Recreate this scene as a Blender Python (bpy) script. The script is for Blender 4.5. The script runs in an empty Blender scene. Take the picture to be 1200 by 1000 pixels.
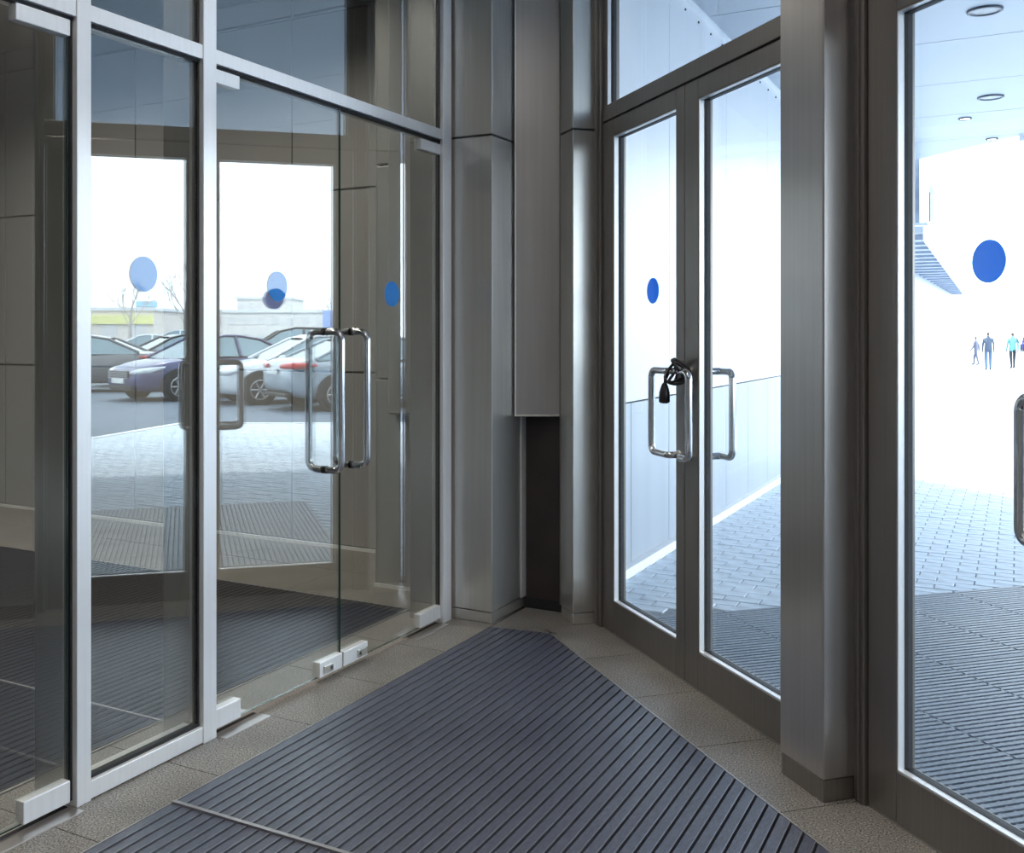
import bpy, bmesh, math, random
from mathutils import Vector, Matrix
random.seed(7)
scene = bpy.context.scene
COL = scene.collection
S2 = math.sqrt(2.0)
# ------------------------------------------------------------------ camera, sky, sun, exposure
CAM_X, CAM_H = 2.615, 1.5
YAW = math.radians(28.83)
cd = bpy.data.cameras.new('camera'); cam = bpy.data.objects.new('camera', cd); COL.objects.link(cam)
cam.location = (CAM_X, 0, CAM_H); cam.rotation_euler = (math.radians(90), 0, YAW)
cd.sensor_width = 36; cd.lens = 1188 * 36 / 1200; cd.shift_x = 0.05; cd.shift_y = -109 / 1200
cd.clip_start = 0.02; cd.clip_end = 800
scene.camera = cam
w = bpy.data.worlds.new('sky'); scene.world = w; w.use_nodes = True
bg = w.node_tree.nodes['Background']; bg.inputs['Color'].default_value = (0.78, 0.89, 1.0, 1); bg.inputs['Strength'].default_value = 2.6
sd = bpy.data.lights.new('sun', 'SUN'); sun = bpy.data.objects.new('sun', sd); COL.objects.link(sun)
sd.energy = 1.5; sd.angle = math.radians(3); sd.color = (1, 0.98, 0.95)
sun.rotation_euler = Vector((-0.40, -0.42, -0.82)).to_track_quat('-Z', 'Y').to_euler()
vs = scene.view_settings
vs.view_transform = 'Standard'; vs.look = 'None'; vs.gamma = 1; vs.use_curve_mapping = False; vs.exposure = 1.35
scene.cycles.use_denoising = True
scene.cycles.max_bounces = 10; scene.cycles.diffuse_bounces = 5; scene.cycles.glossy_bounces = 5
scene.cycles.transmission_bounces = 6; scene.cycles.transparent_max_bounces = 24
scene.cycles.caustics_reflective = False; scene.cycles.caustics_refractive = False
scene.cycles.sample_clamp_indirect = 6

# ------------------------------------------------------------------ materials
M = {}
def base_mat(name):
    m = bpy.data.materials.new(name); m.use_nodes = True
    nt = m.node_tree; b = nt.nodes['Principled BSDF']; M[name] = m
    return m, nt, b
def ramp(nt, fac, stops):
    r = nt.nodes.new('ShaderNodeValToRGB'); el = r.color_ramp.elements
    el[0].position, el[0].color = stops[0][0], (*stops[0][1], 1)
    el[1].position, el[1].color = stops[-1][0], (*stops[-1][1], 1)
    for p, c in stops[1:-1]:
        e = el.new(p); e.color = (*c, 1)
    nt.links.new(fac, r.inputs['Fac']); return r.outputs['Color']
def noise(nt, scale, stretch=(1, 1, 1), detail=3, rough=0.55):
    tc = nt.nodes.new('ShaderNodeTexCoord'); mp = nt.nodes.new('ShaderNodeMapping'); mp.inputs['Scale'].default_value = stretch
    n = nt.nodes.new('ShaderNodeTexNoise'); n.inputs['Scale'].default_value = scale; n.inputs['Detail'].default_value = detail; n.inputs['Roughness'].default_value = rough
    nt.links.new(tc.outputs['Object'], mp.inputs['Vector']); nt.links.new(mp.outputs['Vector'], n.inputs['Vector'])
    return n.outputs['Fac']
def mul(c, k): return tuple(min(1, x * k) for x in c)
def plain(name, c, rough=0.5, metal=0.0, var=0.12, scale=6, stretch=(1, 1, 1), bump=0.0, spec=0.5, coat=0.0):
    m, nt, b = base_mat(name)
    f = noise(nt, scale, stretch)
    nt.links.new(ramp(nt, f, [(0.3, mul(c, 1 - var)), (0.7, mul(c, 1 + var))]), b.inputs['Base Color'])
    b.inputs['Roughness'].default_value = rough; b.inputs['Metallic'].default_value = metal
    b.inputs['Specular IOR Level'].default_value = spec; b.inputs['Coat Weight'].default_value = coat
    if bump:
        bp = nt.nodes.new('ShaderNodeBump'); bp.inputs['Strength'].default_value = bump; bp.inputs['Distance'].default_value = 0.003
        nt.links.new(f, bp.inputs['Height']); nt.links.new(bp.outputs['Normal'], b.inputs['Normal'])
    return m
def emit(name, c, s):
    m, nt, b = base_mat(name); b.inputs['Base Color'].default_value = (*c, 1)
    b.inputs['Emission Color'].default_value = (*c, 1); b.inputs['Emission Strength'].default_value = s
def glass(name, tint, a, k):
    m, nt, b = base_mat(name); nt.nodes.remove(b)
    out = nt.nodes['Material Output']
    tr = nt.nodes.new('ShaderNodeBsdfTransparent'); tr.inputs['Color'].default_value = (*tint, 1)
    gl = nt.nodes.new('ShaderNodeBsdfGlossy'); gl.inputs['Roughness'].default_value = 0.0
    lw = nt.nodes.new('ShaderNodeLayerWeight'); lw.inputs['Blend'].default_value = 0.5
    ma = nt.nodes.new('ShaderNodeMath'); ma.operation = 'MULTIPLY_ADD'; ma.inputs[1].default_value = k; ma.inputs[2].default_value = a
    ma.use_clamp = True
    mx = nt.nodes.new('ShaderNodeMixShader')
    nt.links.new(lw.outputs['Facing'], ma.inputs[0]); nt.links.new(ma.outputs[0], mx.inputs['Fac'])
    nt.links.new(tr.outputs[0], mx.inputs[1]); nt.links.new(gl.outputs[0], mx.inputs[2]); nt.links.new(mx.outputs[0], out.inputs['Surface'])
BR = (1, 1, 0.02)
plain('steel', (0.64, 0.63, 0.60), 0.27, 0.7, 0.05, 60, BR)
plain('steel_frame', (0.27, 0.25, 0.235), 0.30, 0.75, 0.06, 90, BR)
plain('steel_bright', (0.93, 0.935, 0.95), 0.32, 0.35, 0.03, 60, BR)
plain('steel_duct', (0.52, 0.49, 0.47), 0.38, 0.8, 0.05, 40, BR)
plain('steel_pier', (0.58, 0.545, 0.525), 0.28, 0.85, 0.05, 60, BR)
plain('chrome', (0.72, 0.72, 0.73), 0.14, 1.0, 0.04, 8)
plain('gasket', (0.012, 0.012, 0.014), 0.6)
plain('recess_dark', (0.035, 0.026, 0.026), 0.6, 0.0, 0.25, 5)
plain('black_rubber', (0.018, 0.018, 0.02), 0.5)
plain('black_plastic', (0.02, 0.018, 0.022), 0.3)
plain('aluminium_strip', (0.50, 0.49, 0.50), 0.4, 0.8, 0.06, 30)
plain('carpet_rib', (0.078, 0.084, 0.125), 0.36, 0.0, 0.4, 260, (1, 0.15, 1), 0.5, 0.9)
plain('rib_edge', (0.34, 0.35, 0.40), 0.4, 0.7)
plain('lobby_rib', (0.014, 0.014, 0.018), 0.55, 0.0, 0.35, 200, (1, 1, 1), 0.4, 0.4)
plain('mat_well', (0.010, 0.010, 0.014), 0.8)
plain('lobby_strip', (0.10, 0.10, 0.11), 0.5, 0.5)
plain('lobby_panel', (0.46, 0.45, 0.43), 0.45, 0.25, 0.04, 3, BR)
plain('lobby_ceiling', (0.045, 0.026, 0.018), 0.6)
plain('plaster_white', (0.72, 0.71, 0.69), 0.7)
plain('trim_white', (0.86, 0.86, 0.85), 0.45)
plain('wall_paint', (0.30, 0.28, 0.26), 0.6)
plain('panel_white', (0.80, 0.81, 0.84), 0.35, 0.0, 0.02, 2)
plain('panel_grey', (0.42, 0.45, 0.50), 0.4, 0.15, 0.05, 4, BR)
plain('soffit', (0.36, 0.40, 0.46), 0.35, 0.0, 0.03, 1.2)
plain('kerb', (0.85, 0.86, 0.88), 0.7, 0, 0.05, 12)
plain('paver', (0.62, 0.69, 0.77), 0.75, 0, 0.16, 9, (1, 1, 1), 0.3)
plain('joint_sand', (0.26, 0.29, 0.33), 0.9, 0, 0.2, 20)
plain('outdoor_rubber', (0.16, 0.195, 0.25), 0.45, 0, 0.25, 60)
plain('asphalt', (0.125, 0.16, 0.21), 0.8, 0, 0.2, 5, (1, 1, 1), 0.3)
plain('lamp_housing', (0.07, 0.075, 0.09), 0.35, 0.6)
plain('lamp_lens', (0.16, 0.18, 0.22), 0.15)
emit('fill_glow_warm', (1, 0.95, 0.88), 9.0)  # glowing lens of the added interior fill lamps
emit('lamp_on', (1, 1, 1), 4.0)
plain('glass_edge', (0.015, 0.07, 0.06), 0.15)
glass('glass_coated', (0.95, 0.98, 0.965), 0.16, 0.46)
glass('glass_front', (0.97, 0.99, 0.98), 0.055, 0.13)
glass('glass_clear', (0.97, 0.99, 0.985), 0.01, 0.10)
# granite with speckles
m, nt, b = base_mat('granite')
f1 = noise(nt, 170, detail=2); f2 = noise(nt, 3.0)
c1 = ramp(nt, f1, [(0.34, (0.04, 0.036, 0.032)), (0.47, (0.25, 0.24, 0.23)), (0.57, (0.35, 0.335, 0.32)), (0.72, (0.66, 0.64, 0.62))])
c2 = ramp(nt, f2, [(0.3, (0.72, 0.70, 0.67)), (0.7, (1, 0.97, 0.93))])
mx = nt.nodes.new('ShaderNodeMix'); mx.data_type = 'RGBA'; mx.blend_type = 'MULTIPLY'; mx.inputs['Factor'].default_value = 1
nt.links.new(c1, mx.inputs[6]); nt.links.new(c2, mx.inputs[7]); nt.links.new(mx.outputs[2], b.inputs['Base Color']); b.inputs['Roughness'].default_value = 0.42
# blue adhesive film, lets some light through
m, nt, b = base_mat('blue_film')
out = nt.nodes['Material Output']; b.inputs['Base Color'].default_value = (0.06, 0.50, 0.98, 1); b.inputs['Roughness'].default_value = 0.4
tl = nt.nodes.new('ShaderNodeBsdfTranslucent'); tl.inputs['Color'].default_value = (0.008, 0.42, 1.0, 1)
mxs = nt.nodes.new('ShaderNodeMixShader'); mxs.inputs['Fac'].default_value = 0.55
nt.links.new(b.outputs[0], mxs.inputs[1]); nt.links.new(tl.outputs[0], mxs.inputs[2]); nt.links.new(mxs.outputs[0], out.inputs['Surface'])
# far paving plane: brick pattern where single pavers are too far to build
m, nt, b = base_mat('paving_far')
tc = nt.nodes.new('ShaderNodeTexCoord'); bk = nt.nodes.new('ShaderNodeTexBrick')
bk.inputs['Color1'].default_value = (0.50, 0.55, 0.61, 1); bk.inputs['Color2'].default_value = (0.44, 0.49, 0.55, 1); bk.inputs['Mortar'].default_value = (0.25, 0.26, 0.28, 1)
bk.inputs['Scale'].default_value = 1; bk.inputs['Mortar Size'].default_value = 0.006; bk.inputs['Brick Width'].default_value = 0.206; bk.inputs['Row Height'].default_value = 0.106
nt.links.new(tc.outputs['Object'], bk.inputs['Vector']); nt.links.new(bk.outputs['Color'], b.inputs['Base Color']); b.inputs['Roughness'].default_value = 0.8

# ------------------------------------------------------------------ helpers
class MB:
    def __init__(s): s.v = []; s.f = []; s.m = []; s.sm = []
    def add(s, verts, faces, mi=0, smooth=False):
        o = len(s.v); s.v += [tuple(p) for p in verts]; s.f += [tuple(i + o for i in f) for f in faces]; s.m += [mi] * len(faces); s.sm += [smooth] * len(faces); return s
    def box(s, x0, x1, y0, y1, z0, z1, mi=0, fr=None, bev=0.0):
        P = [(x0, y0, z0), (x1, y0, z0), (x1, y1, z0), (x0, y1, z0), (x0, y0, z1), (x1, y0, z1), (x1, y1, z1), (x0, y1, z1)]
        F = [(3, 2, 1, 0), (4, 5, 6, 7), (0, 1, 5, 4), (1, 2, 6, 5), (2, 3, 7, 6), (3, 0, 4, 7)]
        if bev > 0:
            bm = bmesh.new(); vs_ = [bm.verts.new(p) for p in P]
            for f in F: bm.faces.new([vs_[i] for i in f])
            bmesh.ops.bevel(bm, geom=bm.edges[:] + bm.verts[:], offset=bev, segments=2, affect='EDGES', profile=0.5)
            bm.verts.index_update(); P = [tuple(v.co) for v in bm.verts]; F = [tuple(v.index for v in f.verts) for f in bm.faces]; bm.free()
        if fr: P = [fr(*p) for p in P]
        return s.add(P, F, mi)
    def prism(s, poly, z0, z1, mi=0):
        n = len(poly); P = [(x, y, z0) for x, y in poly] + [(x, y, z1) for x, y in poly]
        F = [tuple(range(n - 1, -1, -1)), tuple(range(n, 2 * n))] + [(i, (i + 1) % n, n + (i + 1) % n, n + i) for i in range(n)]
        return s.add(P, F, mi)
    def tube(s, pts, r, seg=10, mi=0, caps=True, radii=None):
        pts = [Vector(p) for p in pts]; n = len(pts); V = []; F = []
        t = (pts[1] - pts[0]).normalized(); a = Vector((0, 0, 1)) if abs(t.z) < 0.9 else Vector((1, 0, 0)); u = t.cross(a).normalized()
        for i, p in enumerate(pts):
            t = ((pts[min(i + 1, n - 1)] - pts[max(i - 1, 0)])).normalized(); u = (u - t * u.dot(t)).normalized(); b_ = t.cross(u)
            rr = radii[i] if radii else r
            for k in range(seg):
                q = 2 * math.pi * k / seg; V.append(p + (u * math.cos(q) + b_ * math.sin(q)) * rr)
        for i in range(n - 1):
            for k in range(seg): F.append((i * seg + k, i * seg + (k + 1) % seg, (i + 1) * seg + (k + 1) % seg, (i + 1) * seg + k))
        s.add(V, F, mi, True)
        if caps: s.add(V[:seg], [tuple(range(seg - 1, -1, -1))], mi); s.add(V[-seg:], [tuple(range(seg))], mi)
        return s
    def disc(s, c, nrm, r, th, seg=32, mi=0):
        c = Vector(c); n_ = Vector(nrm).normalized(); return s.tube([c - n_ * th / 2, c + n_ * th / 2], r, seg, mi)
ORI = {}
def link(o, parent=None):
    COL.objects.link(o)
    if parent: o.parent = parent
    return o
def obj(name, mb, mats, parent=None, origin=None):
    """one mesh object; the builder's points are world points"""
    o_ = ORI[parent] if parent else Vector(origin or (0, 0, 0))
    me = bpy.data.meshes.new(name); me.from_pydata([(x - o_[0], y - o_[1], z - o_[2]) for x, y, z in mb.v], [], mb.f)
    for k in (mats if isinstance(mats, (list, tuple)) else [mats]): me.materials.append(M[k])
    me.polygons.foreach_set('material_index', mb.m); me.polygons.foreach_set('use_smooth', mb.sm); me.update()
    o = bpy.data.objects.new(name, me); link(o, parent); ORI[o] = o_
    if not parent: o.location = o_
    return o
def tag(o, label, cat, group=None, kind=None):
    o['label'] = label; o['category'] = cat
    if group: o['group'] = group
    if kind: o['kind'] = kind
    return o
def thing(name, loc, label, cat, group=None, kind=None):
    o = bpy.data.objects.new(name, None); o.empty_display_size = 0.1; link(o); o.location = loc; ORI[o] = Vector(loc)
    return tag(o, label, cat, group, kind)
def single(name, mb, mats, label, cat, origin=None, group=None, kind=None): return tag(obj(name, mb, mats, None, origin), label, cat, group, kind)
def TN(t, n, z): return ((n - t) / S2, (n + t) / S2, z)      # frame of the outer door wall: t along it, n across it
def fillet(pts, r, k=6):
    rs = r if isinstance(r, (list, tuple)) else [r] * len(pts)
    pts = [Vector(p) for p in pts]; out = [pts[0]]
    for i in range(1, len(pts) - 1):
        p = pts[i]; a = (pts[i - 1] - p).normalized(); b_ = (pts[i + 1] - p).normalized()
        A = p + a * rs[i]; B = p + b_ * rs[i]
        for j in range(k + 1):
            q = j / k; out.append(A * (1 - q) ** 2 + p * 2 * q * (1 - q) + B * q * q)
    out.append(pts[-1]); return out
CEIL = 3.945
ST = 'structure'

# ------------------------------------------------------------------ floor with granite tiles
fl = obj('floor', MB().prism([(-8, -1.5), (7.2, -1.5), (0.0, 5.70), (0, 5.9), (-8, 5.9)], -0.12, -0.022), 'mat_well')
tag(fl, 'speckled grey brown granite floor around the ribbed mats', 'floor', kind=ST)
def tile(poly):
    obj('granite_tile', MB().prism(poly, -0.022, 0.0), 'granite', fl)
g = 0.0018
NM, NW = 3.69, 3.985
ys = [-1.5 + 0.0] + [0.056 + 0.5115 * k for k in range(0, 10)]
for i in range(len(ys)):                                        # strip beside the glass partition, both sides
    a = ys[i]; b_ = ys[i + 1] if i + 1 < len(ys) else 5.05
    tile([(-0.28, a + g), (-0.03, a + g), (-0.03, b_ - g), (-0.28, b_ - g)])
    if b_ <= 4.7: tile([(-0.03 + g, a + g), (0.245, a + g), (0.245, b_ - g), (-0.03 + g, b_ - g)])
tile([(-0.03 + g, 4.66), (0.245, 4.66), (0.22, 5.10), (-0.03 + g, 5.10)])
ts = [3.0 - 0.52 * k for k in range(0, 13)]
for i in range(len(ts) - 1):
    a, b_ = ts[i] - g, ts[i + 1] + g
    tile([TN(a, NM, 0)[:2], TN(a, NW + 0.11, 0)[:2], TN(b_, NW + 0.11, 0)[:2], TN(b_, NM, 0)[:2]])
tile([(0.249, 4.62), (0.595, 4.625 + 0.03), TN(3.0, NM, 0)[:2], TN(3.0 + g, NW, 0)[:2], (0.40, 5.10), (0.249, 5.10)])
for i in range(9):                                              # lobby tiles between mat and back wall
    for (ya, yb) in ((4.70, 5.25), (5.25, 5.80)):
        x1 = -0.284 - 0.86 * i; tile([(x1 - 0.86 + g, ya + g), (x1, ya + g), (x1, yb - g), (x1 - 0.86 + g, yb - g)])

# ------------------------------------------------------------------ ribbed mats
PITCH = 0.045
def rib(parent, name, x, y0, y1, mat):
    mb = MB().box(x, x + 0.033, y0, y1, -0.016, 0.004, 0).box(x + 0.033, x + 0.036, y0, y1, -0.016, 0.0052, 1)
    return obj(name, mb, [mat, 'rib_edge' if mat == 'carpet_rib' else 'lobby_strip'], parent)
def rib_cut(parent, x, y0, ylim, mat, cmax):
    mb = MB()
    for xa, xb, z1, mi in ((x, x + 0.033, 0.004, 0), (x + 0.033, x + 0.036, 0.0052, 1)):
        ya, yb = min(ylim, cmax - xa), min(ylim, cmax - xb)
        mb.prism([(xa, y0), (xb, y0), (xb, yb), (xa, ya)], -0.016, z1, mi)
    return obj('rib', mb, [mat, 'rib_edge'], parent)
CM = NM * S2 - 0.012
em = thing('entrance_mat', (0.25, 2.4, -0.02), 'dark ribbed entrance mat filling the floor between the two door walls', 'mat')
x = 0.256
while x < 2.78:
    rib_cut(em, x, 2.40, 4.61 + (x - 0.25) * 0.12, 'carpet_rib', CM); x += PITCH
x = 0.256; src = None
while x < 2.76:
    if src is None: src = rib(em, 'rib', x, -1.0, 2.382, 'carpet_rib'); sx = x
    else:
        c = src.copy(); link(c, em); c.location = (x - sx, 0, 0)
    x += PITCH
obj('divider_bar', MB().box(0.252, 2.79, 2.384, 2.398, -0.016, 0.010, 0), 'aluminium_strip', em)
obj('edge_frame', MB().box(0.247, 0.252, -1.0, 4.61, -0.02, 0.004), 'aluminium_strip', em)
p0, p1 = (0.60, 4.652), TN(0.2, NM, 0)
obj('edge_frame', MB().prism([(0.247, 4.611), (0.60, 4.655), (0.602, 4.649), (0.25, 4.605)], -0.02, 0.004), 'aluminium_strip', em)
obj('edge_frame', MB().box(0.3, 2.868, NM - 0.006, NM, -0.02, 0.004, 0, TN), 'aluminium_strip', em)
lm = thing('lobby_mat', (-0.3, 2.4, -0.02), 'black ribbed mat on the lobby floor behind the glass partition', 'mat')
src = None; x = -0.334
while x > -4.9:
    if src is None: src = rib(lm, 'rib', x, -1.0, 2.862, 'lobby_rib'); src2 = rib(lm, 'rib', x, 2.878, 4.685, 'lobby_rib'); sx = x
    else:
        for q in (src, src2):
            c = q.copy(); link(c, lm); c.location = (x - sx, 0, 0)
    x -= PITCH
obj('divider_bar', MB().box(-4.9, -0.29, 2.864, 2.876, -0.016, 0.008), 'aluminium_strip', lm)
obj('edge_frame', MB().box(-4.9, -0.288, 4.687, 4.697, -0.02, 0.004), 'aluminium_strip', lm)
obj('edge_frame', MB().box(-0.294, -0.284, -1.0, 4.697, -0.02, 0.004), 'aluminium_strip', lm)

# ------------------------------------------------------------------ ceilings
c_ = obj('ceiling', MB().prism([(-0.05, -1.6), (7.3, -1.6), TN(-6.0, 4.1, 0)[:2], TN(3.6, 4.1, 0)[:2], (-0.05, 5.9)], CEIL, CEIL + 0.2), 'plaster_white')
tag(c_, 'plain white ceiling above the entrance vestibule', 'ceiling', kind=ST)
c2_ = obj('ceiling_lobby', MB().box(-8, -0.05, -1.6, 6.0, CEIL, CEIL + 0.2), 'lobby_ceiling')
tag(c2_, 'dark brown ceiling above the lobby behind the glass', 'ceiling', kind=ST)
def downlight(name, x, y, z, r, on, label, group, power=0):
    d = thing(name, (x, y, z), label, 'ceiling lamp', group)
    mb = MB(); seg = 24; V = []; F = []
    for rr, zz in ((r, z), (r, z - 0.012), (r * 0.84, z - 0.016), (r * 0.78, z - 0.006)):
        for k in range(seg): V.append((x + rr * math.cos(2 * math.pi * k / seg), y + rr * math.sin(2 * math.pi * k / seg), zz))
    for i in range(3):
        for k in range(seg): F.append((i * seg + k, (i + 1) * seg + k, (i + 1) * seg + (k + 1) % seg, i * seg + (k + 1) % seg))
    obj('trim_ring', mb.add(V, F, 0, True), 'lamp_housing', d)
    obj('lens', MB().disc((x, y, z - 0.006), (0, 0, 1), r * 0.8, 0.004, seg), on, d)
    if power:
        ld = bpy.data.lights.new('lamp', 'SPOT'); ld.energy = power; ld.spot_size = math.radians(150); ld.spot_blend = 1.0; ld.shadow_soft_size = r * 0.8; ld.color = (1, 0.93, 0.84)
        lo = bpy.data.objects.new('fill_light', ld); link(lo, d); lo.location = (0, 0, -0.03)
VL = 42; LL = 85
for x, y, q in ((1.2, 2.9, 'nearest the corner column'), (1.2, 1.0, 'beside the near glass door'), (3.2, 1.0, 'beside the right hand door pair'), (3.2, -0.6, 'furthest behind the viewer')):  # fill lamps added to lift the vestibule shadows, none in view
    downlight('fill_downlight', x, y, CEIL, 0.09, 'fill_glow_warm', 'added unseen fill downlight in the white vestibule ceiling, ' + q, 'added vestibule fill lights', VL)
for x, y, q in ((-1.6, 4.4, 'nearest the lobby pier'), (-1.6, 2.0, 'close behind the near glass door'), (-3.9, 4.4, 'deep in the lobby by the back wall'), (-3.9, 2.0, 'deep in the lobby over the mat')):  # more added fill lamps, brightening the lobby behind the glass
    downlight('fill_downlight', x, y, CEIL, 0.09, 'fill_glow_warm', 'added unseen fill downlight in the brown lobby ceiling, ' + q, 'added lobby fill lights', LL)

# ------------------------------------------------------------------ lobby walls behind the glass
wb = obj('wall_lobby_back', MB().box(-8, 0.2, 5.815, 6.0, 0, CEIL), 'wall_paint'); tag(wb, 'grey metal panelled wall at the far side of the lobby', 'wall', kind=ST)
zs = [0.02, 1.23, 2.505, 3.76, CEIL]; xs = [-8.0, -6.64, -5.08, -3.52, -1.96, -0.4, 0.2]
for i in range(len(xs) - 1):
    for k in range(4):
        obj('panel', MB().box(xs[i] + 0.006, xs[i + 1] - 0.006, 5.795, 5.815, zs[k] + 0.007, zs[k + 1] - 0.007, bev=0.003), 'lobby_panel', wb)
obj('base_trim', MB().box(-8, 0.2, 5.78, 5.795, 0, 0.022), 'trim_white', wb)
lp = thing('lobby_pier', (-0.45, 5.2, 0), 'grey metal clad pier seen through the glass beside the door handles', 'pier', kind=ST)
obj('core', MB().box(-0.71, -0.02, 5.045, 5.79, 0, CEIL), 'wall_paint', lp)
for za, zb in ((0.02, 1.225), (1.24, 2.49), (2.505, CEIL)):
    obj('panel', MB().box(-0.72, -0.02, 5.03, 5.045, za, zb, bev=0.003), 'lobby_panel', lp)
    obj('panel', MB().box(-0.735, -0.72, 5.03, 5.79, za, zb, bev=0.003), 'lobby_panel', lp)
obj('base_trim', MB().box(-0.738, -0.02, 5.022, 5.03, 0, 0.02), 'trim_white', lp)
du = thing('wall_duct', (-0.45, 5.0, 1.0), 'pale metal duct hung on the lobby pier behind the glass door', 'duct')
obj('casing', MB().box(-0.60, -0.28, 4.955, 5.03, 1.03, CEIL, bev=0.012), 'lobby_panel', du)
w_ = obj('wall_lobby_end', MB().box(-8.2, -8, -1.6, 6.0, 0, CEIL), 'wall_paint'); tag(w_, 'plain end wall of the lobby, far left beyond the glass', 'wall', kind=ST)
w_ = obj('wall_rear', MB().box(-8, 7.4, -1.7, -1.5, 0, CEIL), 'wall_paint'); tag(w_, 'plain painted wall closing the vestibule behind the viewer', 'wall', kind=ST)

# ------------------------------------------------------------------ glass partition on the left (plane X = 0)
GX0, GX1 = -0.030, -0.020
TWIST = 0.0085                                                  # the panes sit a hair out of true
def pane(parent, y0, y1, z0, z1, gx0=GX0, gx1=GX1, mat='glass_coated', edge=True):
    tw_ = (y1 - y0) / 2 * TWIST
    mb = MB(); P = [(gx0, y0, z0), (gx1, y0, z0), (gx1, y1, z0), (gx0, y1, z0), (gx0, y0, z1), (gx1, y0, z1), (gx1, y1, z1), (gx0, y1, z1)]
    P = [(x + (tw_ if y == y1 else -tw_), y, z) for x, y, z in P]
    mb.add(P, [(3, 0, 4, 7)], 0); mb.add(P, [(1, 2, 6, 5)], 2); mb.add(P, [(3, 2, 1, 0), (4, 5, 6, 7), (0, 1, 5, 4), (2, 3, 7, 6)], 1 if edge else 0)
    return obj('pane', mb, [mat, 'glass_edge', 'glass_front'], parent)
def mullion(idx, y0, y1, label):
    t = thing('trim_%d' % idx, (0, (y0 + y1) / 2, 0), label, 'mullion', kind=ST)
    obj('front_profile', MB().box(-0.045, 0.008, y0, y1, 0, CEIL, bev=0.002), 'steel_bright', t)
    obj('rear_fin', MB().box(-0.20, -0.045, y0 + 0.006, y1 - 0.004, 0, CEIL, bev=0.002), 'steel', t)
    obj('gasket', MB().box(-0.036, -0.014, y0 - 0.008, y0, 0.02, CEIL), 'gasket', t)
mullion(1, 2.222, 2.278, 'bright metal mullion between near glass door and fixed pane, leftmost mullion')
mullion(2, 2.790, 2.858, 'bright metal mullion between fixed glass pane and double glass doors')
mullion(3, 4.551, 4.636, 'bright metal mullion ending the glass partition at the corner column')
mullion(4, 0.42, 0.50, 'bright metal mullion nearest the viewer, outside the view')
def rail(idx, y0, y1, z0, z1, label):
    t = single('trim_%d' % idx, MB().box(-0.10, 0.004, y0, y1, z0, z1, bev=0.002), 'steel_bright', label, 'rail', (0, y0, z0), kind=ST)
    obj('gasket', MB().box(-0.036, -0.012, y0, y1, z0 - 0.011, z0), 'gasket', t)
rail(5, 0.5, 2.222, 2.503, 2.556, 'horizontal metal rail above the near glass door')
rail(6, 2.278, 2.790, 2.503, 2.556, 'short horizontal metal rail above the fixed glass pane')
rail(7, 2.858, 4.551, 2.503, 2.556, 'long horizontal metal rail above the double glass doors')
def window_left(idx, y0, y1, z0, z1, label):
    t = thing('window_%d' % idx, (-0.025, (y0 + y1) / 2, z0), label, 'window', kind=ST); pane(t, y0, y1, z0, z1, edge=False); return t
wn = window_left(1, 2.278, 2.782, 0.06, 2.492, 'fixed clear glass pane between two mullions left of the double doors')
obj('bottom_rail', MB().box(-0.09, 0.004, 2.278, 2.790, 0.004, 0.062, bev=0.002), 'steel_bright', wn)
obj('gasket', MB().box(-0.036, -0.012, 2.278, 2.79, 0.062, 0.074), 'gasket', wn)
sticker_w = (wn, 2.535, 1.705)
window_left(2, 0.5, 2.214, 2.556, CEIL, 'upper glass transom above the near glass door')
window_left(3, 2.278, 2.782, 2.556, CEIL, 'narrow upper glass transom above the fixed pane')
window_left(4, 2.858, 4.543, 2.556, CEIL, 'wide upper glass transom above the double glass doors')
w_ = obj('wall_left', MB().box(-0.10, 0.0, -1.5, 0.42, 0, CEIL), 'steel'); tag(w_, 'metal clad end of the glass partition beside the viewer', 'wall', kind=ST)
def patch(parent, y0, y1, z0, z1):
    p = obj('patch_fitting', MB().box(-0.042, -0.006, y0, y1, z0, z1, bev=0.003), 'steel_bright', parent)
    return p
def sticker_l(parent, y, z, r=0.061):
    obj('sticker', MB().disc((GX0 + 0.003, y, z), (1, 0, 0), r, 0.002, 40), 'blue_film', parent)['label'] = 'round blue warning dot'
sticker_l(*sticker_w)
def pull_l(parent, y, z0, z1):
    ro = 0.082; r = 0.0155
    for sgn, x0 in ((1, GX1), (-1, GX0)):
        h = obj('pull_handle', MB().tube(fillet([(x0, y, z1), (x0 + sgn * ro, y, z1), (x0 + sgn * ro, y, z0), (x0, y, z0)], 0.045), r, 14), 'chrome', parent)
        h['label'] = 'chrome D shaped pull handle'
        for z in (z0, z1): obj('washer', MB().disc((x0 + sgn * 0.003, y, z), (1, 0, 0), r + 0.002, 0.006, 16), 'black_rubber', h)
d = thing('door_1', (-0.025, 2.2, 0.02), 'frameless glass door at the far left with white metal corner fittings', 'door', kind=ST)
pane(d, 1.36, 2.208, 0.018, 2.494); patch(d, 2.036, 2.208, 0.020, 0.090); patch(d, 2.010, 2.208, 2.438, 2.490); sticker_l(d, 1.76, 1.70); pull_l(d, 1.47, 0.91, 1.507)
d = thing('door_2', (-0.025, 2.86, 0.02), 'frameless glass leaf beside the fixed pane, left one of the double glass doors', 'door', kind=ST)
pane(d, 2.862, 3.676, 0.022, 2.494); patch(d, 2.860, 3.008, 0.024, 0.098); patch(d, 2.860, 3.002, 2.436, 2.488); sticker_l(d, 3.255, 1.692); pull_l(d, 3.575, 0.908, 1.508)
lk = patch(d, 3.512, 3.676, 0.022, 0.088); lk.name = 'floor_lock'; lk['label'] = 'white metal floor lock with keyhole plate'
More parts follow.
